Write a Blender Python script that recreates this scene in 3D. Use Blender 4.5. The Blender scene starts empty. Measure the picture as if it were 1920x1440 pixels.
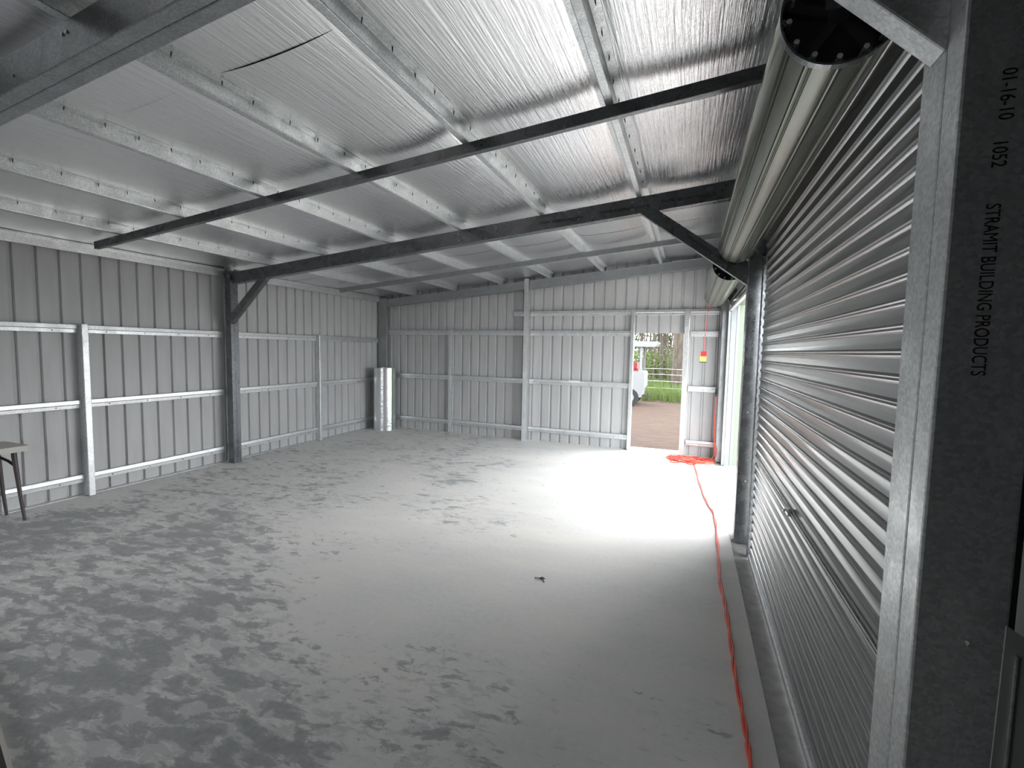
import bpy, bmesh, math, random
from mathutils import Vector, Matrix
random.seed(7)
sc = bpy.context.scene
COL = sc.collection

# ------------------------------------------------------------------ camera
H = 1.65
FPX = 878.89
YAW, PITCH, ROLL = 0.359908, -0.073888, 0.019364
def cam_axes():
    f = Vector((-math.sin(YAW)*math.cos(PITCH), math.cos(YAW)*math.cos(PITCH), math.sin(PITCH)))
    r = Vector((math.cos(YAW), math.sin(YAW), 0)); u = r.cross(f)
    return (r*math.cos(ROLL)+u*math.sin(ROLL), -r*math.sin(ROLL)+u*math.cos(ROLL), f)
R_, U_, F_ = cam_axes()
cd = bpy.data.cameras.new('camera'); cam = bpy.data.objects.new('camera', cd); COL.objects.link(cam)
cd.sensor_fit = 'HORIZONTAL'; cd.sensor_width = 36; cd.lens = FPX/1920*36; cd.clip_start = 0.02; cd.clip_end = 500
m = Matrix.Identity(4)
for i in range(3):
    m[i][0] = R_[i]; m[i][1] = U_[i]; m[i][2] = -F_[i]
m[2][3] = H
cam.matrix_world = m
sc.camera = cam
# ------------------------------------------------------------------ light
SKY = 3.9
SUN = 3.0
EXPOSURE = 1.3
sc.view_settings.view_transform = 'Standard'; sc.view_settings.look = 'None'
sc.view_settings.gamma = 1; sc.view_settings.use_curve_mapping = False
sc.view_settings.exposure = EXPOSURE
w = bpy.data.worlds.new('overcast_sky'); sc.world = w; w.use_nodes = True
bg = w.node_tree.nodes['Background']; bg.inputs[0].default_value = (0.94, 0.97, 1.0, 1); bg.inputs[1].default_value = SKY
sl = bpy.data.lights.new('sun', 'SUN'); sl.energy = SUN; sl.angle = math.radians(45); sl.color = (1, 0.99, 0.97)
so = bpy.data.objects.new('sun', sl); COL.objects.link(so)
so.rotation_euler = Vector((-.68, -.66, -.42)).to_track_quat('-Z', 'Y').to_euler()   # hazy sun low over the door side
cy = sc.cycles
cy.use_denoising = True
cy.max_bounces = 12; cy.diffuse_bounces = 8; cy.glossy_bounces = 8; cy.adaptive_threshold = .03
cy.sample_clamp_indirect = 12; cy.blur_glossy = 0.6; cy.caustics_reflective = True
def portal(loc, rot, sx, sy):
    l = bpy.data.lights.new('door_portal', 'AREA'); l.shape = 'RECTANGLE'; l.size = sx; l.size_y = sy; l.energy = 1
    l.cycles.is_portal = True
    o = bpy.data.objects.new('door_portal', l); COL.objects.link(o); o.location = loc; o.rotation_euler = rot
portal((0.66, 6.05, 1.15), (0, math.radians(90), 0), 2.4, 3.1)
portal((-4.68, -2.36, 1.07), (math.radians(90), 0, 0), 1.65, 2.15)
portal((-0.49, 8.16, 0.98), (math.radians(-90), 0, 0), 0.8, 2.0)

# ------------------------------------------------------------------ materials
def mat(name, color, rough=.5, metal=0.0, spec=.5):
    M = bpy.data.materials.new(name); M.use_nodes = True
    b = M.node_tree.nodes['Principled BSDF']
    b.inputs['Base Color'].default_value = (*color, 1); b.inputs['Roughness'].default_value = rough
    b.inputs['Metallic'].default_value = metal; b.inputs['Specular IOR Level'].default_value = spec
    return M
def nd(M, t, **kw):
    n = M.node_tree.nodes.new(t)
    for k, v in kw.items():
        if k in n.inputs.keys() if hasattr(n.inputs, 'keys') else False: n.inputs[k].default_value = v
        else: setattr(n, k, v)
    return n
def lk(M, a, b): M.node_tree.links.new(a, b)
def bsdf(M): return M.node_tree.nodes['Principled BSDF']
def coords(M, scale=(1, 1, 1), rot=(0, 0, 0)):
    g = M.node_tree.nodes.new('ShaderNodeNewGeometry'); mp = M.node_tree.nodes.new('ShaderNodeMapping')
    mp.inputs['Scale'].default_value = scale; mp.inputs['Rotation'].default_value = rot
    lk(M, g.outputs['Position'], mp.inputs['Vector']); return mp.outputs['Vector']
def noise(M, vec, scale, detail=4, rough=.55, dist=0):
    n = M.node_tree.nodes.new('ShaderNodeTexNoise'); n.inputs['Scale'].default_value = scale
    n.inputs['Detail'].default_value = detail; n.inputs['Roughness'].default_value = rough; n.inputs['Distortion'].default_value = dist
    lk(M, vec, n.inputs['Vector']); return n.outputs['Fac']
def ramp(M, fac, stops):
    r = M.node_tree.nodes.new('ShaderNodeValToRGB'); e = r.color_ramp.elements
    while len(e) < len(stops): e.new(0.5)
    for el, (p, c) in zip(e, stops):
        el.position = p; el.color = (*c, 1) if len(c) == 3 else c
    lk(M, fac, r.inputs['Fac']); return r.outputs['Color']
def mix(M, fac, a, b, typ='MIX'):
    n = M.node_tree.nodes.new('ShaderNodeMix'); n.data_type = 'RGBA'; n.blend_type = typ
    if isinstance(fac, (int, float)): n.inputs['Factor'].default_value = fac
    else: lk(M, fac, n.inputs['Factor'])
    for i, v in ((6, a), (7, b)):
        if isinstance(v, tuple): n.inputs[i].default_value = (*v, 1)
        else: lk(M, v, n.inputs[i])
    return n.outputs[2]
def bump(M, hgt, strength, dist=.01):
    b = M.node_tree.nodes.new('ShaderNodeBump'); b.inputs['Strength'].default_value = strength; b.inputs['Distance'].default_value = dist
    lk(M, hgt, b.inputs['Height']); lk(M, b.outputs['Normal'], bsdf(M).inputs['Normal'])

def galv(name, base, rough=.42, metal=.85):
    M = mat(name, base, rough, metal)
    v = coords(M)
    vo = M.node_tree.nodes.new('ShaderNodeTexVoronoi'); vo.inputs['Scale'].default_value = 130; lk(M, v, vo.inputs['Vector'])
    n1 = noise(M, v, 9, 3)
    sc_ = M.node_tree.nodes.new('ShaderNodeSeparateColor'); lk(M, vo.outputs['Color'], sc_.inputs[0])
    c2 = ramp(M, sc_.outputs[0], [(0.0, tuple(c*.82 for c in base)), (1.0, tuple(min(1, c*1.14) for c in base))])
    c3 = mix(M, ramp(M, n1, [(.35, (.0,)*3), (.7, (.22,)*3)]), c2, tuple(c*.6 for c in base))
    lk(M, c3, bsdf(M).inputs['Base Color'])
    rr = ramp(M, n1, [(.3, (rough-.07,)*3), (.7, (rough+.1,)*3)]); lk(M, rr, bsdf(M).inputs['Roughness'])
    return M
M_GALV = galv('galvanised_steel', (.72, .74, .75))
M_FRAME = galv('galvanised_frame_steel', (.21, .22, .23), .26)
M_MID = galv('galvanised_end_frame_steel', (.40, .42, .43), .4)
M_DOORCOL = mat('roller_curtain_backing', (.25, .255, .255), .2, .6, .8)

M_PALE = mat('pale_eucalypt_paint', (.17, .18, .15), .26, .5)
v = coords(M_PALE, (1, .4, 1)); lk(M_PALE, ramp(M_PALE, noise(M_PALE, v, 6), [(.3, (.155, .168, .135)), (.7, (.20, .212, .175))]), bsdf(M_PALE).inputs['Base Color'])
M_CLAD = mat('cladding_backing_coat', (.50, .50, .49), .42, .0, .45)
v = coords(M_CLAD, (3, 3, .5)); lk(M_CLAD, ramp(M_CLAD, noise(M_CLAD, v, 3, 5), [(.3, (.44, .445, .445)), (.7, (.51, .515, .52))]), bsdf(M_CLAD).inputs['Base Color'])
M_FOIL = mat('reflective_foil', (.92, .92, .93), .2, 1.0)
v = coords(M_FOIL, (30, .9, 1)); vb = coords(M_FOIL, (1, 1, 1)); n1 = noise(M_FOIL, v, 2.2, 5, .62, .3); n2 = noise(M_FOIL, vb, 55, 2)
mm = M_FOIL.node_tree.nodes.new('ShaderNodeMath'); mm.operation = 'MULTIPLY_ADD'; mm.inputs[1].default_value = .10
lk(M_FOIL, n2, mm.inputs[0]); lk(M_FOIL, n1, mm.inputs[2])
bump(M_FOIL, mm.outputs[0], .52, .010)
lk(M_FOIL, ramp(M_FOIL, noise(M_FOIL, vb, 4), [(.3, (.17,)*3), (.7, (.27,)*3)]), bsdf(M_FOIL).inputs['Roughness'])
M_ROLL = mat('silver_foil_roll', (.78, .79, .80), .3, .95)
v = coords(M_ROLL, (1, 1, 3)); bump(M_ROLL, noise(M_ROLL, v, 9, 3), .25, .02)
M_GREEN = mat('green_liner', (.03, .22, .10), .5)
M_BLACK = mat('black_rubber', (.012, .012, .013), .5)
M_INK = mat('black_print_ink', (.008, .008, .01), .6)
M_DARK = mat('dark_drum_plastic', (.02, .021, .022), .6)
M_SCREW = mat('dark_screw_tip', (.05, .05, .05), .45, .6)
M_BOLT = mat('zinc_bolt', (.55, .55, .54), .35, .9)
M_ORANGE = mat('orange_cord_jacket', (.80, .10, .035), .45)
v = coords(M_ORANGE); lk(M_ORANGE, ramp(M_ORANGE, noise(M_ORANGE, v, 12), [(.3, (.62, .055, .028)), (.7, (.80, .09, .045))]), bsdf(M_ORANGE).inputs['Base Color'])
M_RED = mat('red_plastic', (.80, .02, .03), .4)
M_YEL = mat('yellow_plastic', (.85, .72, .10), .45)
M_WHITE = mat('white_paint', (.80, .81, .80), .4)
M_TOPT = mat('table_laminate', (.50, .48, .45), .5)
M_LEG = mat('dark_brown_leg', (.055, .042, .042), .4)
M_BOARD = mat('dark_board', (.04, .045, .045), .6)
M_BACK = mat('darkened_back_wall', (.3, .3, .3), .6)  # unseen back wall darkened to keep reflected light off the near column
M_ABSORB = mat('light_absorbing_wall', (.035, .036, .038), .6)  # right wall beside the camera darkened so the lettered column stays dark
M_GREYB = mat('grey_sheet', (.22, .22, .22), .5)

M_CONC = mat('polished_concrete', (.5, .5, .49), .55, 0, .4)
v = coords(M_CONC)
def madd(M, a, mul, add):
    n = M.node_tree.nodes.new('ShaderNodeMath'); n.operation = 'MULTIPLY_ADD'; lk(M, a, n.inputs[0]); n.inputs[1].default_value = mul
    if isinstance(add, (int, float)): n.inputs[2].default_value = add
    else: lk(M, add, n.inputs[2])
    return n.outputs[0]
def mrange(M, a, f0, f1, t0, t1):
    n = M.node_tree.nodes.new('ShaderNodeMapRange'); n.interpolation_type = 'SMOOTHSTEP'; lk(M, a, n.inputs[0])
    for k_, val in zip((1, 2, 3, 4), (f0, f1, t0, t1)): n.inputs[k_].default_value = val
    return n.outputs[0]
fine = noise(M_CONC, v, 26, 6, .7)
vs2 = coords(M_CONC, (.75, 1.7, 1), (0, 0, -.45))
big = noise(M_CONC, v, .6, 3, .5)
med = noise(M_CONC, vs2, 6.0, 9, .66, .3)
sml = noise(M_CONC, vs2, 11, 8, .72, .4)
sep = M_CONC.node_tree.nodes.new('ShaderNodeSeparateXYZ'); lk(M_CONC, v, sep.inputs[0])
region = madd(M_CONC, mrange(M_CONC, sep.outputs[0], -4.2, .4, .02, -.15), 1, mrange(M_CONC, sep.outputs[1], 1.6, 2.9, .13, 0))   # bare trowelled zones keep their own outline
region = madd(M_CONC, big, .5, madd(M_CONC, noise(M_CONC, v, 1.6, 3, .5), .3, madd(M_CONC, region, 1, -.40)))
patch = ramp(M_CONC, madd(M_CONC, med, 1, region), [(.575, (0, 0, 0)), (.605, (.75,)*3), (.69, (1, 1, 1))])
small = ramp(M_CONC, madd(M_CONC, sml, 1, region), [(.53, (0, 0, 0)), (.60, (.6,)*3)])
light = ramp(M_CONC, fine, [(.3, (.60, .605, .60)), (.7, (.69, .69, .68))])
light2 = mix(M_CONC, ramp(M_CONC, noise(M_CONC, vs2, 1.7, 5), [(.4, (0, 0, 0)), (.65, (.6,)*3)]), light, (.74, .725, .69))
dark = ramp(M_CONC, fine, [(.3, (.30, .31, .315)), (.7, (.40, .41, .415))])
lk(M_CONC, mix(M_CONC, patch, mix(M_CONC, small, light2, (.46, .47, .475)), dark), bsdf(M_CONC).inputs['Base Color'])
lk(M_CONC, ramp(M_CONC, patch, [(0, (.75,)*3), (1, (.55,)*3)]), bsdf(M_CONC).inputs['Roughness'])
bsdf(M_CONC).inputs['Specular IOR Level'].default_value = .25
bump(M_CONC, fine, .08, .004)

M_SILL = mat('sill_concrete', (.33, .33, .32), .75)
v = coords(M_SILL); lk(M_SILL, ramp(M_SILL, noise(M_SILL, v, 18, 6), [(.3, (.28, .28, .27)), (.7, (.40, .40, .385))]), bsdf(M_SILL).inputs['Base Color'])
M_DIRT = mat('red_brown_dirt', (.3, .2, .14), .95)
v = coords(M_DIRT, (1, 3, 1)); n1 = noise(M_DIRT, v, 2.4, 8, .7)
lk(M_DIRT, ramp(M_DIRT, n1, [(.3, (.023, .009, .0035)), (.5, (.037, .0165, .007)), (.72, (.056, .032, .017))]), bsdf(M_DIRT).inputs['Base Color'])
bump(M_DIRT, n1, .8, .05)
M_BARK = mat('eucalypt_bark', (.2, .16, .13), .9)
v = coords(M_BARK, (9, 9, 1.2)); n1 = noise(M_BARK, v, 2, 6, .7)
lk(M_BARK, ramp(M_BARK, n1, [(.35, (.03, .023, .018)), (.65, (.10, .08, .062))]), bsdf(M_BARK).inputs['Base Color']); bump(M_BARK, n1, .7, .04)
def leafmat(n, a, b):
    M = mat(n, a, .6); v = coords(M)
    lk(M, ramp(M, noise(M, v, 3, 3), [(.35, a), (.65, b)]), bsdf(M).inputs['Base Color'])
    bsdf(M).inputs['Subsurface Weight'].default_value = 0
    tr = M.node_tree.nodes.new('ShaderNodeBsdfTranslucent'); tr.inputs[0].default_value = (b[0]*1.2, b[1]*1.2, b[2], 1)
    ms = M.node_tree.nodes.new('ShaderNodeMixShader'); ms.inputs[0].default_value = .35
    out = M.node_tree.nodes['Material Output']
    lk(M, bsdf(M).outputs[0], ms.inputs[1]); lk(M, tr.outputs[0], ms.inputs[2]); lk(M, ms.outputs[0], out.inputs[0])
    return M
M_LEAF = leafmat('gum_leaves', (.025, .048, .012), (.06, .095, .028))
M_LEAF2 = leafmat('yellow_green_leaves', (.045, .07, .017), (.095, .125, .04))
M_GRASS = leafmat('grass_blades', (.035, .07, .012), (.085, .12, .034))
M_WIRE = mat('fence_wire', (.55, .55, .53), .5, .5)

# ------------------------------------------------------------------ builders
def fillet(path, r, n=3, closed=False):
    out = []
    N = len(path)
    for i, p in enumerate(path):
        if not closed and i in (0, N-1): out.append(Vector(p)); continue
        a = Vector(path[i-1]); b = Vector(p); c = Vector(path[(i+1) % N])
        d1 = (a-b); d2 = (c-b); l = min(r, d1.length*.45, d2.length*.45)
        p1 = b+d1.normalized()*l; p2 = b+d2.normalized()*l
        for k in range(n+1):
            t = k/n; out.append((1-t)**2*p1+2*t*(1-t)*b+t*t*p2)
    return out
def thin(path, t):
    P = [Vector(p) for p in path]; L = []; Rr = []
    for i, p in enumerate(P):
        d = Vector((0, 0))
        if i > 0: d += (p-P[i-1]).normalized()
        if i < len(P)-1: d += (P[i+1]-p).normalized()
        d.normalize(); nrm = Vector((-d.y, d.x))
        L.append(p+nrm*t/2); Rr.append(p-nrm*t/2)
    return L+Rr[::-1]
class MB:
    def __init__(s): s.v = []; s.f = []; s.mi = []
    def add(s, vs, fs, mi=0):
        o = len(s.v); s.v += [Vector(x) for x in vs]
        for f in fs: s.f.append([i+o for i in f]); s.mi.append(mi)
        return s
    def box(s, a, b, mi=0, M=None):
        x0, y0, z0 = a; x1, y1, z1 = b
        vs = [Vector(q) for q in ((x0,y0,z0),(x1,y0,z0),(x1,y1,z0),(x0,y1,z0),(x0,y0,z1),(x1,y0,z1),(x1,y1,z1),(x0,y1,z1))]
        if M is not None: vs = [M @ q for q in vs]
        return s.add(vs, [(0,3,2,1),(4,5,6,7),(0,1,5,4),(1,2,6,5),(2,3,7,6),(3,0,4,7)], mi)
    def prism(s, prof, p0, p1, u, v, mi=0, cap=True, e0=None, e1=None):
        """closed 2D profile swept from p0 to p1; u,v = profile axes"""
        p0 = Vector(p0); p1 = Vector(p1); u = Vector(u); v = Vector(v); n = len(prof)
        a = [p0+u*q[0]+v*q[1] for q in prof]; b = [p1+u*q[0]+v*q[1] for q in prof]
        fs = [(i, (i+1) % n, n+(i+1) % n, n+i) for i in range(n)]
        s.add(a+b, fs, mi)
        if cap:
            o = len(s.v)-2*n
            # thin-walled profile: cap as quads between the two sides
            for base in (0, n):
                h = n//2
                for i in range(h-1):
                    s.f.append([o+base+i, o+base+i+1, o+base+n-2-i, o+base+n-1-i]); s.mi.append(mi)
        return s
    def solid(s, prof, p0, p1, u, v, mi=0):
        p0 = Vector(p0); p1 = Vector(p1); u = Vector(u); v = Vector(v); n = len(prof)
        a = [p0+u*q[0]+v*q[1] for q in prof]; b = [p1+u*q[0]+v*q[1] for q in prof]
        return s.add(a+b, [(i, (i+1) % n, n+(i+1) % n, n+i) for i in range(n)]+[tuple(range(n)), tuple(range(2*n-1, n-1, -1))], mi)
    def tube(s, pts, r, n=8, mi=0, cap=True):
        pts = [Vector(p) for p in pts]; rs = r if isinstance(r, (list, tuple)) else [r]*len(pts)
        ref = Vector((0, 0, 1)); rings = []
        for i, p in enumerate(pts):
            d = (pts[min(i+1, len(pts)-1)]-pts[max(i-1, 0)])
            d = d.normalized() if d.length > 1e-9 else Vector((0, 0, 1))
            if abs(d.dot(ref)) > .95: ref = Vector((1, 0, 0)) if abs(d.x) < .9 else Vector((0, 1, 0))
            a = d.cross(ref).normalized(); b = d.cross(a).normalized(); ref = -b if (-b).dot(ref) > 0 else b
            a = d.cross(ref).normalized(); b = a.cross(d)
            rings.append([p+(a*math.cos(2*math.pi*k/n)+b*math.sin(2*math.pi*k/n))*rs[i] for k in range(n)])
        vs = [q for g in rings for q in g]; fs = []
        for i in range(len(pts)-1):
            for k in range(n): fs.append((i*n+k, i*n+(k+1) % n, (i+1)*n+(k+1) % n, (i+1)*n+k))
        if cap: fs += [tuple(range(n))[::-1], tuple(range((len(pts)-1)*n, len(pts)*n))]
        return s.add(vs, fs, mi)
    def grid(s, fn, nu, nv, mi=0):
        vs = [fn(i/nu, j/nv) for j in range(nv+1) for i in range(nu+1)]
        return s.add(vs, [(j*(nu+1)+i, j*(nu+1)+i+1, (j+1)*(nu+1)+i+1, (j+1)*(nu+1)+i) for j in range(nv) for i in range(nu)], mi)
    def mesh(s, name, mats, origin=(0, 0, 0), smooth=30, recalc=True):
        o = Vector(origin); me = bpy.data.meshes.new(name)
        me.from_pydata([tuple(q-o) for q in s.v], [], s.f)
        mats = mats if isinstance(mats, (list, tuple)) else [mats]
        for m_ in mats: me.materials.append(m_)
        me.polygons.foreach_set('material_index', s.mi)
        if recalc:
            bm = bmesh.new(); bm.from_mesh(me); bmesh.ops.recalc_face_normals(bm, faces=bm.faces); bm.to_mesh(me); bm.free()
        if smooth:
            me.polygons.foreach_set('use_smooth', [True]*len(me.polygons)); me.set_sharp_from_angle(angle=math.radians(smooth))
        me.update(); return me
    def obj(s, name, mats, parent=None, smooth=30, recalc=True, origin=None):
        if origin is None: origin = wl(parent) if parent else (0, 0, 0)
        return link(name, s.mesh(name, mats, origin, smooth, recalc), parent, Vector(origin)-(wl(parent) if parent else Vector()))
def wl(o):
    p = Vector()
    while o is not None: p += o.location; o = o.parent
    return p
def link(name, me, parent=None, loc=(0, 0, 0)):
    o = bpy.data.objects.new(name, me); COL.objects.link(o); o.location = loc
    if parent: o.parent = parent
    return o
def tag(o, label=None, cat=None, group=None, kind=None):
    if label: o['label'] = label
    if cat: o['category'] = cat
    if group: o['group'] = group
    if kind: o['kind'] = kind
    return o
def thing(name, label, cat, loc, group=None):
    o = bpy.data.objects.new(name, None); COL.objects.link(o); o.location = loc; o.empty_display_size = .1
    return tag(o, label, cat, group)
def setting(name, loc=(0, 0, 0)):
    o = bpy.data.objects.new(name, None); COL.objects.link(o); o.location = loc; o.empty_display_size = .1
    o['kind'] = 'structure'; return o
FONT = {}
def text_mesh(body, size, sx=1):
    k = (body, size, sx)
    if k not in FONT:
        c = bpy.data.curves.new('print', 'FONT'); c.body = body; c.size = size; c.extrude = .0004; c.align_x = 'LEFT'
        o = bpy.data.objects.new('print', c); COL.objects.link(o); dg = bpy.context.evaluated_depsgraph_get()
        me = bpy.data.meshes.new_from_object(o.evaluated_get(dg)); bpy.data.objects.remove(o); me.materials.clear(); me.materials.append(M_INK); me.transform(Matrix.Diagonal((sx, 1, 1, 1))); FONT[k] = me
    return FONT[k]
def put_text(body, size, origin, right, up, parent, sx=1):
    me = text_mesh(body, size, sx); o = link('printed_text', me, parent)
    r = Vector(right).normalized(); u = Vector(up).normalized(); n = r.cross(u)
    M = Matrix.Identity(4)
    for i in range(3): M[i][0] = r[i]; M[i][1] = u[i]; M[i][2] = n[i]; M[i][3] = origin[i]-wl(parent)[i]
    o.matrix_local = M; return o

# ------------------------------------------------------------------ shed geometry
SK = -0.03                                   # cross frames stand 1.7 degrees out of square
def yx(Y, x): return Y+SK*(x-.44)            # y of a cross line Y (given at the door side) at x
XD = Vector((1, SK, 0)).normalized()         # direction across the shed
YD = Vector((-SK, 1, 0)).normalized()
def zrb(x): return 2.466+.0834*(x+5.76)      # underside of the rafters
RS = .15                                     # rafter depth
def zpb(x): return zrb(x)+RS                 # underside of purlins
def zf(x): return zrb(x)+.2284                # foil
XL, XR = -6.03, .62                          # cladding planes
YF, YB = 8.0, -2.3
PUR = [-5.14, -4.235, -3.272, -2.357, -1.44, -.512, .40]
SL = math.atan(.0834)
ROOFX = Vector((math.cos(SL), 0, math.sin(SL))); ROOFN = Vector((-math.sin(SL), 0, math.cos(SL)))

# floor -------------------------------------------------------------
fl = MB(); x0, x1 = XL-.05, .412
fl.box((x0, YB-.1, -.15), (x1, yx(YF, 0)+.28, 0))
floor = fl.obj('floor', M_CONC, smooth=0); tag(floor, kind='structure')
s = MB(); s.box((x1+.004, YB-.1, -.2), (.74, 8.1, -.012)); s.obj('door_sill', M_SILL, floor, smooth=0)

# ceiling -----------------------------------------------------------
ceil = setting('ceiling', (0, 0, 2.4))
def sag(x, y):
    e = [XL-.05]+PUR+[XR+.1]
    for a, b in zip(e[:-1], e[1:]):
        if a <= x <= b:
            a2 = a+.1; b2 = b-.055
            if a2 < x < b2:
                t = (x-a2)/(b2-a2); k = (4*t*(1-t))**.62
                return (.026+.008*math.sin(y*2.3+a*5)+.005*math.sin(y*5.1+a*3))*k
            return 0
    return 0
xs = []
e = [XL-.04]+PUR+[XR+.06]
for a, b in zip(e[:-1], e[1:]):
    a2, b2 = a+.1, b-.055
    xs += [a, a+.05]+[a2+(b2-a2)*(.5-.5*math.cos(math.pi*k/16)) for k in range(17)]+[b-.03]
xs.append(e[-1]); xs = sorted(set(xs))
seams = [YB-.05, -.95, .40, 1.745, 3.10, 4.45, 5.80, 7.15, 8.3]
for i in range(len(seams)-1):
    ya, yb = seams[i], seams[i+1]+.03
    vs = []; ny = 22
    for j in range(ny+1):
        t = j/ny; Y = ya+(yb-ya)*t
        for x in xs:
            y = Y+SK*.0*(x)
            d = sag(x, y)
            lip = max(0, 1-t*ny/2) if i == 3 else 0      # one lap hangs open a little
            if i == 3: d += (.011 if -2.3 < x < -1.4 else .004 if -3.2 < x < -.5 else 0)*lip*(sag(x, y)/.034)
            vs.append((x, y, zf(x)-d+.002*(i % 2)))
    n = len(xs)
    mb = MB().add(vs, [(j*n+k, j*n+k+1, (j+1)*n+k+1, (j+1)*n+k) for j in range(ny) for k in range(n-1)])
    mb.obj('foil_blanket', M_FOIL, ceil, smooth=60)
r = MB()
r.solid([(XL-.25, zf(XL-.25)+.05), (XR+.35, zf(XR+.35)+.05), (XR+.35, zf(XR+.35)+.08), (XL-.25, zf(XL-.25)+.08)], (0, YB-.3, 0), (0, 8.55, 0), (1, 0, 0), (0, 0, 1))
r.obj('roof_sheet', M_CLAD, ceil, smooth=0)

# cladding ----------------------------------------------------------
PIT = .18
def clad_profile(a, b, phase):
    """(s, depth) polyline between a and b; grooves of depth .02 centred on phase + k*PIT"""
    out = [(a, None)]
    k = math.floor((a-phase)/PIT)-1
    while phase+k*PIT < b+PIT:
        c = phase+k*PIT
        for ds, dp in ((-.024, 0), (-.012, .022), (.012, .022), (.024, 0)):
            if a < c+ds < b: out.append((c+ds, dp))
        k += 1
    out.append((b, None))
    def dep(sv):
        t = (sv-phase+PIT/2) % PIT-PIT/2
        t = abs(t)
        return .022 if t < .012 else (.022*(.024-t)/.012 if t < .024 else 0)
    return [(q, dep(q) if d is None else d) for q, d in out]
def sheet(parent, a, b, phase, pos, z0, z1, mat_=None, name='cladding_sheet'):
    """pos(s, depth) -> (x, y); z0/z1 functions of s"""
    P = clad_profile(a, b, phase); vs = []; n = len(P)
    for zz in (z0, z1):
        for q, d in P:
            x, y = pos(q, d); vs.append((x, y, zz(q)))
    for zz in (z0, z1):
        for q, d in P:
            x, y = pos(q, d+.004); vs.append((x, y, zz(q)))
    fs = []
    for i in range(n-1):
        fs += [(i, i+1, n+i+1, n+i), (2*n+i+1, 2*n+i, 3*n+i, 3*n+i+1), (i+1, i, 2*n+i, 2*n+i+1), (n+i, n+i+1, 3*n+i+1, 3*n+i)]
    fs += [(0, n, 3*n, 2*n), (n-1, 3*n-1+0, 4*n-1, 2*n-1)] if False else [(0, n, 3*n, 2*n), (n-1, 2*n-1, 4*n-1, 3*n-1)]
    return MB().add(vs, fs).obj(name, mat_ or M_CLAD, parent, smooth=20)
wall_l = setting('wall_left', (XL, 2.9, 0))
ph = 2.52
yy = ph-4*PIT*7+PIT/2
while yy < 8.2:
    a, b = max(yy, YB), min(yy+4*PIT, yx(YF, XL)+.02)
    if b > a+.02: sheet(wall_l, a, b, ph, lambda q, d: (XL-d, q), lambda q: -.02, lambda q: zf(XL)+.03)
    yy += 4*PIT
bb = MB().solid([(0, 0), (.03, 0), (.03, .004), (.004, .018), (0, .018)], (XL+.001, YB, 0), (XL+.001, 8.17, 0), (1, 0, 0), (0, 0, 1)).obj('baseboard_left', M_GALV, smooth=0); tag(bb, kind='structure')
wall_f = setting('wall_far', (-2.8, yx(YF, -2.8), 0))
phx = -5.36
DX0, DX1, DZ = -.875, -.085, 1.955           # doorway
edges = []
q = phx-4*PIT*2+PIT/2
cuts = []
while q < XR+.1: cuts.append(q); q += 4*PIT
cuts = sorted(set([c for c in cuts if XL < c < XR and not (abs(c-DX0) < .12 or abs(c-DX1) < .12)]+[XL, DX0-.03, DX1+.03, XR]))
for a, b in zip(cuts[:-1], cuts[1:]):
    over = a >= DX0-.04 and b <= DX1+.04
    sheet(wall_f, a, b, phx, lambda q, d: (q, yx(YF, q)+d), (lambda q: DZ) if over else (lambda q: -.02), lambda q: zf(q)+.03)
wall_b = setting('wall_back', (-2.8, YB, 0))
BD0, BD1, BDZ = -5.5, -3.85, 2.15            # unseen opening added in the back wall to light the near floor
for a, b, z0 in [(XL, BD0, 0), (BD0, -4.7, BDZ), (-4.7, BD1, BDZ)]+[(BD1+(XR-BD1)/6*k, BD1+(XR-BD1)/6*(k+1), 0) for k in range(6)]:
    sheet(wall_b, a, b, phx, lambda q, d: (q, YB-d), (lambda q, z0=z0: z0 if z0 else -.02), lambda q: zf(q)+.03, M_BACK)
# right wall: cladding above the door openings and beside them
wall_r = setting('wall_right', (XR, 3, 0))
D1A, D1B, D2A, D2B = 1.36, 4.22, 4.72, 7.58
q = YB
segs = [(YB, 1.12, 0), (1.12, D1A, 0), (D1A, 2.8, 2.36), (2.8, D1B, 2.36), (D1B, D2A, 0), (D2A, 6.1, 2.36), (6.1, D2B, 2.36), (D2B, 8.0, 0)]
for a, b, z0 in segs:
    sheet(wall_r, a, b, 1.2, lambda q, d: (XR+d, q), (lambda q, z0=z0: z0 if z0 else -.1), lambda q: zf(XR)+.03, M_ABSORB if b <= D1A else None)
M_JAMB = mat('pale_blue_grey_paint', (.25, .275, .30), .45)
M_REV = mat('pale_green_paint', (.22, .26, .205), .45)
MB().box((.535, D2B, -.05), (.632, D2B+.004, 2.36)).obj('jamb_channel', M_JAMB, wall_r, smooth=0)
MB().solid([(.632, 0), (.66, .02), (.745, .02), (.745, .024), (.658, .024), (.632, .004)], (0, D2B, -.05), (0, D2B, 2.36), (1, 0, 0), (0, 1, 0)).obj('reveal_flashing', M_REV, wall_r, smooth=0)
fm = MB(); fm.box((.54, D2A-.004, -.1), (XR+.12, D2A, 2.36)); fm.obj('reveal_flashing', M_PALE, wall_r, smooth=0)
fm = MB(); fm.box((.56, D2A, 2.35), (XR+.1, D2B, 2.36)); fm.obj('head_flashing', M_PALE, wall_r, smooth=0)
fm = MB(); fm.box((.56, D1A, 2.35), (XR+.1, D1B, 2.36)); fm.obj('head_flashing', M_PALE, wall_r, smooth=0)

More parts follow.
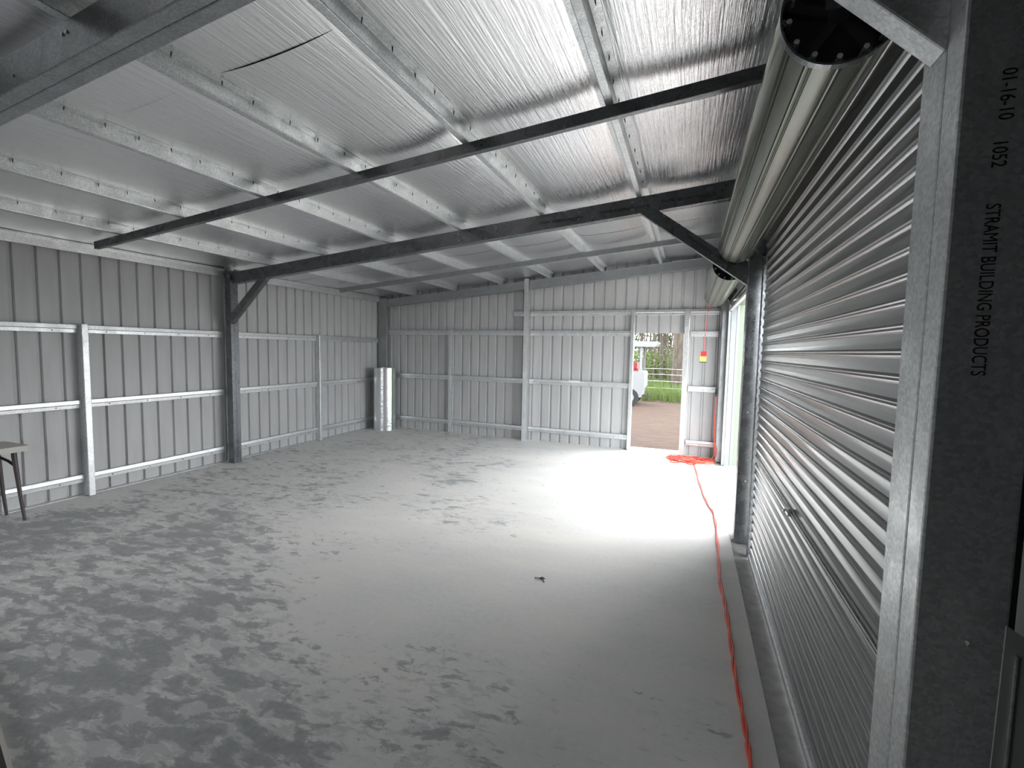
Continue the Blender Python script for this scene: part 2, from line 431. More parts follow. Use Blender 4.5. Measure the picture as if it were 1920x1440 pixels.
# ------------------------------------------------------------------ steel sections
def c_sec(b, h, l, t=.003, r=.004):
    """C: web at u=0, opens towards +u; v from 0 to h"""
    return thin(fillet([(b, l), (b, 0), (0, 0), (0, h), (b, h), (b, h-l)], r, 2), t)
def flip(prof, b): return [Vector((b-q[0], q[1])) for q in prof][::-1]
def boxed_column(name, parent, x0, x1, y0, ym, y1, z1, mat_=M_FRAME, z1fn=None):
    """two C sections toe to toe, seam at ym"""
    mb = MB(); h = x1-x0
    mb.prism(c_sec(ym-y0-.002, h, .016), (x0, y0, 0), (x0, y0, z1), (0, 1, 0), (1, 0, 0))
    mb.prism(c_sec(y1-ym-.002, h, .016), (x0, y1, 0), (x0, y1, z1), (0, -1, 0), (1, 0, 0))
    return mb.obj(name, mat_, parent, smooth=10)
def bolts(parent, pts, n, r=.009):
    n = Vector(n)
    for p in pts:
        p = Vector(p); MB().tube([p, p+n*.007], r, 6).obj('bolt', M_BOLT, parent, smooth=0)
PRINT = 'STRAMIT BUILDING PRODUCTS'

# near portal frame -------------------------------------------------
F1 = thing('portal_frame', 'galvanised portal frame whose broad right column bears large black printed lettering', 'steel frame', (.5, 1.15, 0))
c1 = boxed_column('column', F1, .435, .572, 1.103, 1.168, 1.268, zpb(.5), M_GALV)
put_text(PRINT, .030, (.484, 1.1005, 1.925), (0, 0, -1), (1, 0, 0), c1, .72)
put_text('01-16-10', .030, (.490, 1.1005, 2.155), (0, 0, -1), (1, 0, 0), c1, .8)
put_text('1052', .030, (.486, 1.1005, 2.035), (0, 0, -1), (1, 0, 0), c1, .8)
bolts(c1, [(.52, 1.1035, 1.11)], (0, -1, 0), .006)
def rafter(name, parent, Y0, Ym, Y1, xa, xb, mat_=M_FRAME):
    mb = MB(); a = Vector((xa, yx(0, xa), zrb(xa))); b = Vector((xb, yx(0, xb), zrb(xb)))
    y = Vector((0, 1, 0)); up = Vector((0, 0, 1))
    if Ym is None:
        mb.prism(c_sec(Y1-Y0, RS, .016), a+y*Y0, b+y*Y0, y, up)
    else:
        mb.prism(c_sec(Ym-Y0-.002, RS, .016), a+y*Y0, b+y*Y0, y, up)
        mb.prism(c_sec(Y1-Ym-.002, RS, .016), a+y*Y1, b+y*Y1, -y, up)
    return mb.obj(name, mat_, parent, smooth=10)
r1 = rafter('rafter', F1, 1.10, 1.158, 1.215, XL+.08, .434, M_MID)
bolts(r1, [(-2.36, yx(1.1, -2.36)-.0015, zrb(-2.36)+.10), (-2.33, yx(1.1, -2.33)-.0015, zrb(-2.33)+.10), (-2.74, yx(1.1, -2.74)-.0015, zrb(-2.74)+.05)], (0, -1, 0), .008)
k = MB(); a = Vector((.432, 1.17, 2.238)); b = Vector((-.262, 1.17, zrb(-.262)-.02)); d = (b-a).normalized(); upn = Vector((-d.z, 0, d.x)); upn = -upn if upn.z < 0 else upn
k.prism(c_sec(.06, .11, .014), a, b, (0, 1, 0), upn); k.obj('knee_brace', M_GALV, F1, smooth=10)
boxed_column('column', F1, XL+.03, XL+.21, yx(1.1, -5.9), yx(1.16, -5.9), yx(1.22, -5.9), 2.555)

# middle portal frame -----------------------------------------------
F2 = thing('portal_frame', 'galvanised portal frame standing between the two roller doors with a knee brace at each end', 'steel frame', (-2.7, 4.6, 0))
cl_ = boxed_column('column', F2, -5.93, -5.822, 4.63, 4.685, 4.742, 2.645)
cr_ = boxed_column('column', F2, .436, .562, 4.45, 4.505, 4.56, zpb(.5))
put_text(PRINT, .03, (.485, 4.4472, 1.98), (0, 0, -1), (1, 0, 0), cr_)
bolts(cr_, [(.5, 4.4485, .55), (.49, 4.4485, 1.15)], (0, -1, 0), .008)
r2 = rafter('rafter', F2, 4.47, None, 4.56, -5.815, .432)
def on_raft(x, dz): return Vector((x, yx(4.47, x)-.0028, zrb(x)+dz))
for xs_, body in ((-1.45, PRINT), (-.85, PRINT), (-.3, PRINT)):
    put_text(body, .032, on_raft(xs_, .06), (1, SK, .0834), (0, 0, 1), r2)
bolts(r2, [on_raft(x, dz) for x in (-2.35, -1.05, -.55) for dz in (.045, .11)], (0, -1, 0), .007)
def knee(parent, p_low0, p_low1, p_up0, p_up1, depth, body=None):
    """four corners of the web in the frame plane, C opening away from the camera"""
    y = Vector((0, 1, 0)); mb = MB(); t = .003
    P = [Vector(q) for q in (p_low0, p_low1, p_up1, p_up0)]
    def slab(a, b, c, d_, off): mb.add([a, b, c, d_, a+off, b+off, c+off, d_+off], [(0,1,2,3),(4,7,6,5),(0,4,5,1),(1,5,6,2),(2,6,7,3),(3,7,4,0)])
    slab(*P, y*t)
    for a, b, s_ in ((P[0], P[1], 1), (P[3], P[2], -1)):
        d = (b-a).normalized(); nn_ = d.cross(y).normalized()
        if nn_.dot(P[3]-P[0]) < 0: nn_ = -nn_
        nn_ = nn_*s_*t
        slab(a+y*t, b+y*t, b+y*t+nn_, a+y*t+nn_, y*depth)
    o = mb.obj('knee_brace', M_FRAME, parent, smooth=0)
    if body:
        d = (P[1]-P[0]).normalized(); n = y.cross(d); n = n if n.z > 0 else -n
        c = P[0].lerp(P[1], .42)+n*.045; put_text(body, .032, c-y*.002, d, n, o)
    return o
knee(F2, (-.474, yx(4.44, -.474), zrb(-.474)-.004), (.430, 4.44, 2.228), (-.322, yx(4.44, -.322), zrb(-.322)-.004), (.433, 4.44, 2.362), .06, PRINT)
knee(F2, (-5.815, 4.618, 1.915), (-5.125, 4.60, zrb(-5.125)-.004), (-5.815, 4.618, 2.05), (-5.28, 4.60, zrb(-5.28)-.004), .06)
mb = MB(); mb.box((-5.835, 4.62, zrb(-5.8)+.165), (-5.79, 4.66, zrb(-5.8)+.20)); mb.obj('cleat', M_BOLT, F2, smooth=0)

# end portal frame on the far wall -----------------------------------
F3 = thing('portal_frame', 'galvanised end frame fixed against the far wall, its tall column bolted to the rafter', 'steel frame', (-2.7, 8.0, 0))
r3a = rafter('rafter', F3, 7.90, None, 7.98, -5.78, -2.80, M_MID)
r3b = rafter('rafter', F3, 7.88, None, 7.98, -2.70, .434, M_MID)
boxed_column('column', F3, -5.99, -5.79, yx(7.90, -5.9)-.01, yx(7.94, -5.9), yx(7.97, -5.9), zpb(-5.9)+.03, M_MID)
mb = MB(); mb.prism(c_sec(.15, .075, .016), (-2.785, yx(7.83, -2.74), 0), (-2.785, yx(7.83, -2.74), zpb(-2.74)+.03), (0, 1, 0), (1, 0, 0)); cm = mb.obj('column', M_GALV, F3, smooth=10)
bolts(r3b, [(-2.69+dx, yx(7.88, -2.69)-.002, zrb(-2.69)+dz) for dx in (.02, .07) for dz in (.04, .10)], (0, -1, 0), .012)
boxed_column('column', F3, .436, .556, 7.68, 7.74, 7.80, zpb(.5), M_MID)

# purlins -------------------------------------------------------------
screw_me = MB().tube([(0, 0, 0), (0, 0, -.016), (.001, 0, -.027)], [.0035, .003, .001], 5).mesh('screw', M_SCREW)
PP = fillet([(-.05, .078), (-.004, .078), (0, 0), (.044, 0), (.049, .078), (.098, .078)], .004, 2)
for i, x in enumerate(PUR):
    ORD = ['first', 'second', 'third', 'fourth', 'fifth', 'sixth', 'seventh']
    p = thing('roof_purlin', f'{ORD[i]} roof purlin counted from the eave purlin on the left wall', 'purlin', (x, 2.8, zpb(x)), 'roof purlins')
    MB().prism(thin(PP, .003), (x, YB+.05, zpb(x)), (x, yx(YF, x)-.01, zpb(x)), ROOFX, ROOFN).obj('beam', M_GALV, p, smooth=10)
    if i < 6:
        yv = 1.32+random.uniform(0, .1)
        while yv < 4.4:
            q = Vector((x, yv, zpb(x)))+ROOFX*(.07+random.uniform(-.008, .008))+ROOFN*.077
            so_ = link('screw', screw_me, p, q-wl(p)); so_.rotation_euler = (random.uniform(-.25, .25), random.uniform(-.25, .25), 0)
            yv += .2+random.uniform(-.02, .05)
ep = thing('eave_purlin', 'galvanised eave purlin along the top of the grey left wall', 'purlin', (XL+.03, 2.8, 2.57))
MB().prism(thin(fillet([(.03, .0), (.062, .0), (.066, .07), (.060, .094), (.085, .101)], .004, 2), .003), (XL+.004, YB+.05, 2.562), (XL+.004, 8.07, 2.562), (1, 0, 0), (0, 0, 1)).obj('beam', M_GALV, ep, smooth=10)
# bridging beams under the purlins
for nm, Y, xa, lab in (('roof_bridging', 2.77, -5.55, 'slim dark bridging beam with a free end, hung under the purlins before the middle frame'),
                       ('roof_bridging', 6.31, -5.60, 'slim bridging beam hung under the purlins between the middle frame and the far wall')):
    t = thing(nm, lab, 'beam', (-2.7, yx(Y, -2.7), zpb(-2.7)))
    a = Vector((xa, yx(Y, xa), zpb(xa)-.072)); b = Vector((.40, yx(Y, .40), zpb(.40)-.072))
    MB().prism(c_sec(.042, .07, .01, .003), a, b, (0, 1, 0), (0, 0, 1)).obj('beam', M_FRAME if Y < 4 else M_MID, t, smooth=10)

# girts and posts ----------------------------------------------------
GP = thin(fillet([(0, .0), (.033, .0), (.036, .039), (.047, .044), (.044, .084), (.004, .087)], .003, 2), .003)
def girt(label, p0, p1, inward, group=None):
    """p0, p1 at the cladding; inward = direction into the room"""
    c = (Vector(p0)+Vector(p1))/2
    t = thing('wall_girt', label, 'girt', c, group)
    MB().prism(GP, p0, p1, inward, (0, 0, 1)).obj('rail', M_GALV, t, smooth=10)
    d = Vector(p1)-Vector(p0); n = max(1, int(d.length/.36))
    for i in range(n):
        q = Vector(p0)+d*((i+.5)/n)+Vector(inward)*.0365+Vector((0, 0, .022))
        MB().tube([q, q+Vector(inward)*.005], .006, 6).obj('screw', M_SCREW, t, smooth=0)
LROWS = ((.146, 'lowest'), (.942, 'middle'), (1.733, 'top'))
LSEG = ((YB+.05, yx(1.1, -5.9)-.0, 'behind the near rafter'), (1.32, 3.0, 'at the small table before the first wall post'), (3.068, 4.625, 'between the first wall post and the middle column'),
        (4.75, 6.36, 'between the middle column and the second wall post'), (6.42, 8.06, 'between the second wall post and the foil roll corner'))
for ya, yb, where in LSEG[1:]:
    for z, row in LROWS:
        girt(f'{row} girt on the left wall, {where}', (XL+.002, ya, z), (XL+.002, yb, z), (1, 0, 0), 'left wall girts')
def post(label, x0, x1, y0, y1, z1, opening='y'):
    t = thing('wall_post', label, 'post', ((x0+x1)/2, (y0+y1)/2, 0))
    if opening == 'y': MB().prism(c_sec(y1-y0, x1-x0, .012), (x0, y0, 0), (x0, y0, z1), (0, 1, 0), (1, 0, 0)).obj('stud', M_GALV, t, smooth=10)
    else: MB().prism(c_sec(x1-x0, y1-y0, .012), (x1, y0, 0), (x1, y0, z1), (-1, 0, 0), (0, 1, 0)).obj('stud', M_GALV, t, smooth=10)
    MB().box((x0-.005, y0-.005, 0), (x1+.005, y1+.005, .004)).obj('base_plate', M_FRAME, t, smooth=0)
    return t
post('short galvanised wall post beside the small table', XL+.004, -5.925, 3.004, 3.062, 1.825)
post('short galvanised wall post between the middle column and the foil roll', XL+.004, -5.925, 6.365, 6.415, 1.825)
yf = lambda x: yx(YF, x)-.002
FROWS = ((.165, 'lowest'), (1.036, 'middle'), (1.905, 'top'))
FSEG = ((-5.78, -4.37, 'between the foil roll corner and the first far post'), (-4.30, -2.79, 'between the first far post and the tall end column'),
        (-2.70, -.925, 'between the tall end column and the doorway'), (.0, .43, 'between the doorway and the orange cord corner'))
for xa, xb, where in FSEG:
    for z, row in FROWS:
        girt(f'{row} girt on the far wall, {where}', (xa, yf(xa), z), (xb, yf(xb), z), -YD, 'far wall girts')
girt('high girt above the top row between the tall end column and the doorway', (-2.70, yf(-2.7), 2.25), (-.925, yf(-.925), 2.25), -YD)
girt('high girt directly over the open doorway', (-.86, yf(-.86), 2.25), (-.09, yf(-.09), 2.25), -YD)
girt('high girt over the pull cord beside the doorway', (-.01, yf(-.01), 2.25), (.43, yf(.43), 2.25), -YD)
girt('short girt stub left of the tall end column', (-3.02, yf(-3.02), 2.25), (-2.79, yf(-2.79), 2.25), -YD)
post('slim galvanised post on the far wall between the foil roll and the tall end column', -4.365, -4.305, yf(-4.33)-.065, yf(-4.33), 1.995)
post('door stud on the hinge side of the doorway, toward the tall end column', -.922, -.868, yf(-.9)-.075, yf(-.9), 2.335, 'x')
post('door stud between the doorway and the pull cord', -.092, -.018, yf(-.05)-.075, yf(-.05), 2.335, 'x')

# ------------------------------------------------------------------ roller doors
SP = .0685
def slat_profile():
    # (depth towards the room, z) over one pitch: shallow dished flat then a rounded double rib
    return [(0, 0), (-.0012, .010), (-.0018, .020), (-.0012, .030), (0, .040), (.004, .0425), (.0085, .0455), (.0095, .0485), (.0075, .0515), (.0055, .0535), (.0075, .0555), (.0095, .0585), (.0085, .0615), (.004, .0645), (0, .067), (0, SP)]
def make_slat(length):
    mb = MB(); P = slat_profile()
    vs = [(-d, yy_, z) for yy_ in (0, length) for d, z in P]+[(-d+.0022, yy_, z) for yy_ in (0, length) for d, z in P]
    n = len(P); fs = []
    for i in range(n-1):
        fs += [(i, i+1, n+i+1, n+i), (2*n+i+1, 2*n+i, 3*n+i, 3*n+i+1), (i, 2*n+i, 2*n+i+1, i+1), (n+i, n+i+1, 3*n+i+1, 3*n+i)]
    mb.add(vs, fs); return mb.mesh('slat', M_DOORCOL, smooth=40)
def drum(parent, cx, cz, r, ya, yb, ribs, mat_):
    n = ribs; pts = []
    for i in range(n):
        for f_, h in ((0, 0), (.1, 0), (.22, 0), (.34, 0), (.46, 0), (.55, 0), (.60, -.0085), (.66, -.0095), (.70, -.004), (.745, -.004), (.79, -.0095), (.85, -.0085), (.90, 0)):
            a = 2*math.pi*(i+f_)/n; pts.append((cx+(r+h)*math.cos(a), cz+(r+h)*math.sin(a)))
    ins = [(cx+(p[0]-cx)*(1-.006/r), cz+(p[1]-cz)*(1-.006/r)) for p in pts]
    N = len(pts); mb = MB(); yl = [ya, yb]
    mb.add([(p[0], y, p[1]) for y in yl for p in pts]+[(p[0], y, p[1]) for y in yl for p in ins],
           [f for i in range(N) for f in ((i, (i+1) % N, N+(i+1) % N, N+i), (2*N+(i+1) % N, 2*N+i, 3*N+i, 3*N+(i+1) % N), (i, 2*N+i, 2*N+(i+1) % N, (i+1) % N), (N+i, N+(i+1) % N, 3*N+(i+1) % N, 3*N+i))])
    ro = mb.obj('rolled_curtain', mat_, parent, smooth=40)
    for y in (ya, yb):
        s_ = 1 if y == ya else -1
        # end ring, spoked drum wheel and short rib ends inside
        mb = MB(); rr = r-.008
        for k in range(48):
            a0, a1 = 2*math.pi*k/48, 2*math.pi*(k+1)/48
            mb.add([(cx+q*math.cos(a), y-.004*s_, cz+q*math.sin(a)) for a in (a0, a1) for q in (r+.0005, r-.005)]+[(cx+q*math.cos(a), y+.02*s_, cz+q*math.sin(a)) for a in (a0, a1) for q in (r+.0005, r-.005)], [(0,1,3,2),(4,6,7,5),(0,2,6,4),(1,5,7,3)])
        mb.obj('end_ring', M_FRAME, ro, smooth=0)
        mb = MB(); mb.tube([(cx, y+.055*s_, cz), (cx, y+.085*s_, cz)], r-.02, 40)
        mb.tube([(cx, y-.01*s_, cz), (cx, y+.06*s_, cz)], .028, 16)
        for k in range(5):
            a = 2*math.pi*k/5+.3; e = Vector((math.cos(a), 0, math.sin(a))); q = Vector((-math.sin(a), 0, math.cos(a)))
            c0 = Vector((cx, y+.03*s_, cz))
            mb.add([c0+e*.02+q*.012, c0+e*(r-.02)+q*.012, c0+e*(r-.02)-q*.012, c0+e*.02-q*.012]+[p+Vector((0, .03*s_, 0)) for p in (c0+e*.02+q*.012, c0+e*(r-.02)+q*.012, c0+e*(r-.02)-q*.012, c0+e*.02-q*.012)], [(0,1,2,3),(4,7,6,5),(0,4,5,1),(1,5,6,2),(2,6,7,3),(3,7,4,0)])
        mb.obj('drum_wheel', M_DARK, ro, smooth=35)
        me = MB().tube([(0, -.002*s_, 0), (0, .05*s_, 0)], .0075, 6).mesh('rib_end', M_GALV)
        for k in range(n):
            a = 2*math.pi*(k+.72)/n; p = Vector((cx+(r-.022)*math.cos(a), y, cz+(r-.022)*math.sin(a))); link('rib_end', me, ro, p-wl(ro))
    return ro
def track(parent, y, side, xc, ztop, mat_=M_GALV):
    """guide channel around the curtain edge, with a flared bell mouth on top; side=+1 opens towards +y"""
    mb = MB(); P = thin([(.0, .016), (0, -.016), (-.05, -.016)], .002)
    prof = [(-.022, 0), (.022, 0)]
    for dx in (-.02, .02):
        mb.box((xc+dx-.0015, min(y, y+side*.06), -.01), (xc+dx+.0015, max(y, y+side*.06), ztop))
    mb.box((xc-.022, min(y, y+side*.003), -.01), (xc+.022, max(y, y+side*.003), ztop))
    o = mb.obj('guide_track', mat_, parent, smooth=0)
    pts = [(xc-.02-.075*(k/10)**2, y+side*.06*j, ztop-.004+.13*(k/10)) for k in range(11) for j in (0, 1)]
    mb = MB().add(pts+[(p[0]+.002, p[1], p[2]) for p in pts], [f for k in range(10) for f in ((2*k, 2*k+1, 2*k+3, 2*k+2), (22+2*k, 22+2*k+2, 22+2*k+3, 22+2*k+1), (2*k, 2*k+2, 22+2*k+2, 22+2*k), (2*k+1, 22+2*k+1, 22+2*k+3, 2*k+3))])
    mb.obj('bell_mouth', mat_, o, smooth=50); return o
def bracket(parent, y, xc, zc):
    mb = MB(); mb.box((xc-.06, y-.004, zc-.06), (.6, y+.004, zc+.06)); mb.box((.55, y-.03, zc-.1), (.6, y+.03, zc+.1))
    mb.tube([(xc, y-.02, zc), (xc, y+.12, zc)], .016, 10)
    mb.obj('bracket', M_FRAME, parent, smooth=30)
RD1 = thing('roller_door', 'closed ribbed steel roller door with a long pale drum under the ceiling', 'roller door', (.53, 2.85, 0))
CX = .532; YA, YE = 1.42, 4.135
sme = make_slat(YE-YA)
NS = 35
for i in range(NS):
    link('slat', sme, RD1, Vector((CX, YA, .03+i*SP))-wl(RD1))
zt = .03+NS*SP
# the last stretch leans in on to the drum
dcx, dcz, dr = .335, 2.555, .146
mb = MB(); pts = []
for k in range(3):
    for dpt, dz in slat_profile()[:-1]:
        z = zt+k*SP+dz
        if z > dcz+.02: break
        tt = (z-zt)/(dcz-zt); pts.append((CX+(dcx+dr+.006-CX)*min(1, tt)**2-dpt, z))
n_ = len(pts)
mb.add([(p[0]+o_, y, p[1]) for o_ in (0, .002) for y in (YA, YE) for p in pts], [f for k in range(n_-1) for f in ((k, k+1, n_+k+1, n_+k), (2*n_+k+1, 2*n_+k, 3*n_+k, 3*n_+k+1))]); mb.obj('curtain_top', M_DOORCOL, RD1, smooth=40)
mb = MB(); mb.solid([(-.016, -.004), (.014, -.004), (.014, .028), (.006, .034), (-.008, .034), (-.016, .026)], (CX, YA, 0), (CX, YE, 0), (1, 0, 0), (0, 0, 1)); mb.obj('bottom_rail', M_GALV, RD1, smooth=30)
drum(RD1, dcx, dcz, dr, 1.50, 4.39, 13, M_PALE)
track(RD1, 1.36, 1, CX, 2.36); track(RD1, 4.215, -1, CX, 2.36, M_FRAME)
bracket(RD1, 1.40, dcx, dcz); bracket(RD1, 4.43, dcx, dcz)
zl = .838
mb = MB()
for dz in (-.008, .006): mb.tube([(CX-.014, 1.5, zl+dz), (CX-.014, 4.08, zl+dz)], .0038, 6)
mb.obj('lock_bar', M_BOLT, RD1)
mb = MB(); yl_ = 2.72
mb.tube([(CX-.006, yl_, zl), (CX-.022, yl_, zl)], .02, 16)
mb.box((CX-.030, yl_-.045, zl-.007), (CX-.020, yl_+.045, zl+.007)); mb.tube([(CX-.026, yl_+.04, zl), (CX-.038, yl_+.04, zl), (CX-.038, yl_+.0, zl+.006)], .005, 8)
mb.obj('lock_handle', M_BOLT, RD1)
RD2 = thing('roller_door', 'open roller door rolled up over the bright opening by the doorway wall', 'roller door', (.53, 6.1, 0))
dcx2, dcz2, dr2 = .325, 2.488, .158
drum(RD2, dcx2, dcz2, dr2, 4.86, 7.50, 14, M_PALE)
track(RD2, 4.66, 1, CX, 2.36); track(RD2, 7.56, -1, CX, 2.36)
bracket(RD2, 4.80, dcx2, dcz2); bracket(RD2, 7.56, dcx2, dcz2)
sm2 = make_slat(7.50-4.72)
link('slat', sm2, RD2, Vector((CX, 4.72, 2.30))-wl(RD2)); link('slat', sm2, RD2, Vector((CX, 4.72, 2.30+SP))-wl(RD2))
mb = MB(); mb.solid([(-.02, -.004), (.018, -.004), (.018, .028), (.006, .034), (-.008, .034), (-.02, .026)], (CX, 4.72, 2.268), (CX, 7.5, 2.268), (1, 0, 0), (0, 0, 1)); mb.obj('bottom_rail', M_GALV, RD2, smooth=30)
mb = MB(); mb.tube([(CX-.03, 6.2, 2.31), (CX-.06, 6.2, 2.29), (CX-.06, 6.32, 2.29), (CX-.03, 6.32, 2.31)], .007, 8); mb.box((CX-.03, 6.1, 2.295), (CX-.018, 6.42, 2.325)); mb.obj('lift_handle', M_BOLT, RD2)

# ------------------------------------------------------------------ loose things
# foil insulation roll
RX, RY, RR, RH = -5.66, 7.84, .225, 1.235
t = thing('insulation_roll', 'tall silver foil insulation roll standing upright in the far corner', 'insulation roll', (RX, RY, 0))
sp = []; turns = 5.0; N = 200
for i in range(N+1):
    a = -0.35+2*math.pi*turns*i/N; rr = .07+(RR-.07)*i/N; sp.append((RX+rr*math.cos(a), RY+rr*math.sin(a)))
poly = thin(sp, .014)
MB().prism(poly, (0, 0, .001), (0, 0, RH), (1, 0, 0), (0, 1, 0)).obj('foil_sheet', M_ROLL, t, smooth=40)
MB().tube([(RX, RY, .002), (RX, RY, RH-.01)], .055, 16).obj('core_tube', M_TOPT, t)
ex, ey = sp[-1]; mb = MB()
mb.box((ex-.006, ey-.004, .01), (ex+.012, ey+.018, RH-.01)); mb.obj('liner_edge', M_GREEN, t, smooth=0)

# small table at the left wall
t = thing('small_table', 'small table with a pale top and dark splayed legs against the left wall', 'table', (-5.79, 1.9, 0))
mb = MB(); mb.solid(fillet([(-6.0, 1.42), (-5.585, 1.42), (-5.585, 2.40), (-6.0, 2.40)], .03, 3, True), (0, 0, .645), (0, 0, .695), (1, 0, 0), (0, 1, 0)); mb.obj('table_top', M_TOPT, t, smooth=30)
for lx, ly, dx, dy in ((-5.63, 2.355, .03, -.035), (-5.955, 2.365, -.0, -.035), (-5.63, 1.47, .03, .035), (-5.955, 1.47, 0, .035)):
    MB().tube([(lx, ly, 0), (lx-dx*.4, ly+dy*.4, .2), (lx-dx, ly+dy, .6), (lx-dx, ly+dy, .645)], [.012, .014, .02, .02], 10).obj('leg', M_LEG, t)
MB().tube([(-5.955, 2.338, .56), (-5.80, 2.335, .54), (-5.655, 2.332, .50)], .012, 8).obj('stretcher', M_BLACK, t)

# board in the near corner of the floor
t = thing('floor_board', 'dark flat board with a pale edge lying on the concrete', 'board', (-2.8, .7, 0))
d = Vector((.297, -.086, 0)).normalized(); n = Vector((d.y, -d.x, 0)); n = n if n.y < 0 else -n
o = Vector((-2.675, 1.0, 0))-d*1.0
def slab(mb, o, d, n, L, Wd, z0, z1):
    c = [o, o+d*L, o+d*L+n*Wd, o+n*Wd]; mb.add([p+Vector((0, 0, z0)) for p in c]+[p+Vector((0, 0, z1)) for p in c], [(0,1,2,3),(4,7,6,5),(0,4,5,1),(1,5,6,2),(2,6,7,3),(3,7,4,0)])
mb = MB(); slab(mb, o+n*.014, d, n, 2.0, .5, .001, .03); mb.obj('panel', M_BOARD, t, smooth=0)
mb = MB(); slab(mb, o, d, n, 2.0, .014, .001, .034); mb.obj('edge_strip', M_TOPT, t, smooth=0)

# grey sheet leaning behind the near column
t = thing('grey_panel', 'dark grey flat panel standing beside the column with black lettering', 'panel', (.58, .86, 0))
mb = MB(); mb.solid([(.470, 0), (.60, 0), (.60, 1.16), (.481, 1.235)], (0, .93, 0), (0, .933, 0), (1, 0, 0), (0, 0, 1)); mb.obj('sheet', M_GREYB, t, smooth=0)
mb = MB(); mb.box((.494, .926, .02), (.4965, .93, 1.19)); mb.obj('fold', M_GALV, t, smooth=0)

# extension cord
def bez(pts, sub=6):
    P = [Vector(p) for p in pts]; out = []
    for i in range(len(P)-1):
        p0 = P[max(i-1, 0)]; p1 = P[i]; p2 = P[i+1]; p3 = P[min(i+2, len(P)-1)]
        for k in range(sub):
            u = k/sub; out.append(.5*((2*p1)+(-p0+p2)*u+(2*p0-5*p1+4*p2-p3)*u*u+(-p0+3*p1-3*p2+p3)*u**3))
    out.append(P[-1]); return out
def floor_pt(px, py, z=0.0):
    d = R_*((px-960)/FPX)+U_*(-(py-720)/FPX)+F_; t_ = (z-H)/d.z; return Vector((d.x*t_, d.y*t_, z))
run = [floor_pt(*p) for p in ((1300, 868), (1306, 888), (1314, 915), (1326, 945), (1338, 965), (1344, 1000), (1347, 1050), (1350, 1095), (1358, 1130), (1363, 1160), (1372, 1220), (1377, 1262), (1390, 1330), (1400, 1390), (1407, 1440))]
run += [Vector((.30, 1.5, 0)), Vector((.27, 1.0, 0)), Vector((.30, .3, 0)), Vector((.22, -.6, 0))]
rp = bez(run, 10); r0 = .0065
t = thing('extension_cord', 'orange extension cord running along the floor from a tangled coil by the doorway', 'cord', (.1, 7.5, 0))
mb = MB()
for s_ in (0, 1):
    pp = []
    for i, p in enumerate(rp):
        a = i*.35+s_*math.pi; pp.append(p+Vector((math.cos(a)*r0*.9, 0, r0+.0005+(math.sin(a)+1)*r0*.45)))
    mb.tube(pp, r0, 7)
mb.obj('cord_run', M_ORANGE, t)
random.seed(11)
mb = MB(); cxy = Vector((.07, 7.60, 0)); pts = []
for i in range(150):
    a = i*.33; rr = .20+.10*math.sin(i*.21)+random.uniform(-.02, .02)
    pts.append(cxy+Vector((rr*1.25*math.cos(a)+.03*math.sin(i*.11), rr*.75*math.sin(a)+.02*math.cos(i*.17), r0+.0006+.055*(i/150)*(.5+.5*math.sin(i*.5)))))
pts = [run[0]+Vector((0, 0, r0))]+pts
mb.tube(bez(pts, 3), r0, 6)
for a0 in (.3, 2.2, 3.6, 4.4):
    c = cxy+Vector((.2*math.cos(a0), .1*math.sin(a0), 0)); e = Vector((math.cos(a0+.5), math.sin(a0+.5), 0))
    mb.tube(bez([c+Vector((0, 0, .02)), c+e*.14+Vector((0, 0, r0+.001)), c+e*.22+Vector((-.06*e.y, .06*e.x, r0+.001)), c+e*.12+Vector((-.13*e.y, .13*e.x, r0+.002)), c+Vector((0, 0, .03))], 6), r0, 6)
mb.obj('cord_coil', M_ORANGE, t)
mb = MB(); up = [cxy+Vector((.24, .02, .03)), (.36, 7.66, .02), (.415, 7.665, .10), (.42, 7.665, .25), (.407, 7.66, .38), (.40, 7.655, .6), (.402, 7.65, .85), (.402, 7.65, 1.02)]
mb.tube(bez(up, 6), r0, 7); mb.obj('cord_riser', M_ORANGE, t)
mb = MB(); mb.tube(bez([(.402, 7.66, .32), (.43, 7.655, .27), (.452, 7.65, .17), (.44, 7.645, .08), (.40, 7.64, .02)], 6), .005, 6); mb.obj('cord_loop', M_ORANGE, t)
mb = MB(); mb.tube([(.402, 7.65, 1.0), (.402, 7.65, 1.04), (.402, 7.65, 1.05), (.402, 7.65, 1.12)], [.012, .017, .02, .014], 10); mb.obj('plug', M_BLACK, t)
bc = thing('power_cable', 'thin black cable hanging down the corner column to the orange cord plug', 'cable', (.40, 7.65, 1.12))
MB().tube(bez([(.402, 7.65, 1.12), (.40, 7.655, 1.5), (.398, 7.66, 1.9), (.396, 7.66, 2.3), (.396, 7.66, 2.72)], 5), .005, 6).obj('cable', M_BLACK, bc)
# pull cord with red and yellow tag
PX, PY = .195, 7.42
t = thing('pull_cord', 'red pull cord with a red and yellow tag hanging under the rolled up door', 'pull cord', (PX, PY, 1.6))
MB().tube(bez([(PX+.035, PY, 2.36), (PX+.02, PY, 2.1), (PX+.004, PY, 1.8), (PX, PY, 1.66)], 5), .0035, 6).obj('cord', M_RED, t)
MB().box((PX-.04, PY-.02, 1.60), (PX+.04, PY+.02, 1.675)).obj('red_block', M_RED, t, smooth=0)
MB().box((PX-.048, PY-.018, 1.525), (PX+.036, PY+.018, 1.60)).obj('yellow_block', M_YEL, t, smooth=0)
MB().box((PX-.052, PY-.022, 1.51), (PX+.042, PY+.022, 1.525)).obj('dark_edge', M_LEG, t, smooth=0)
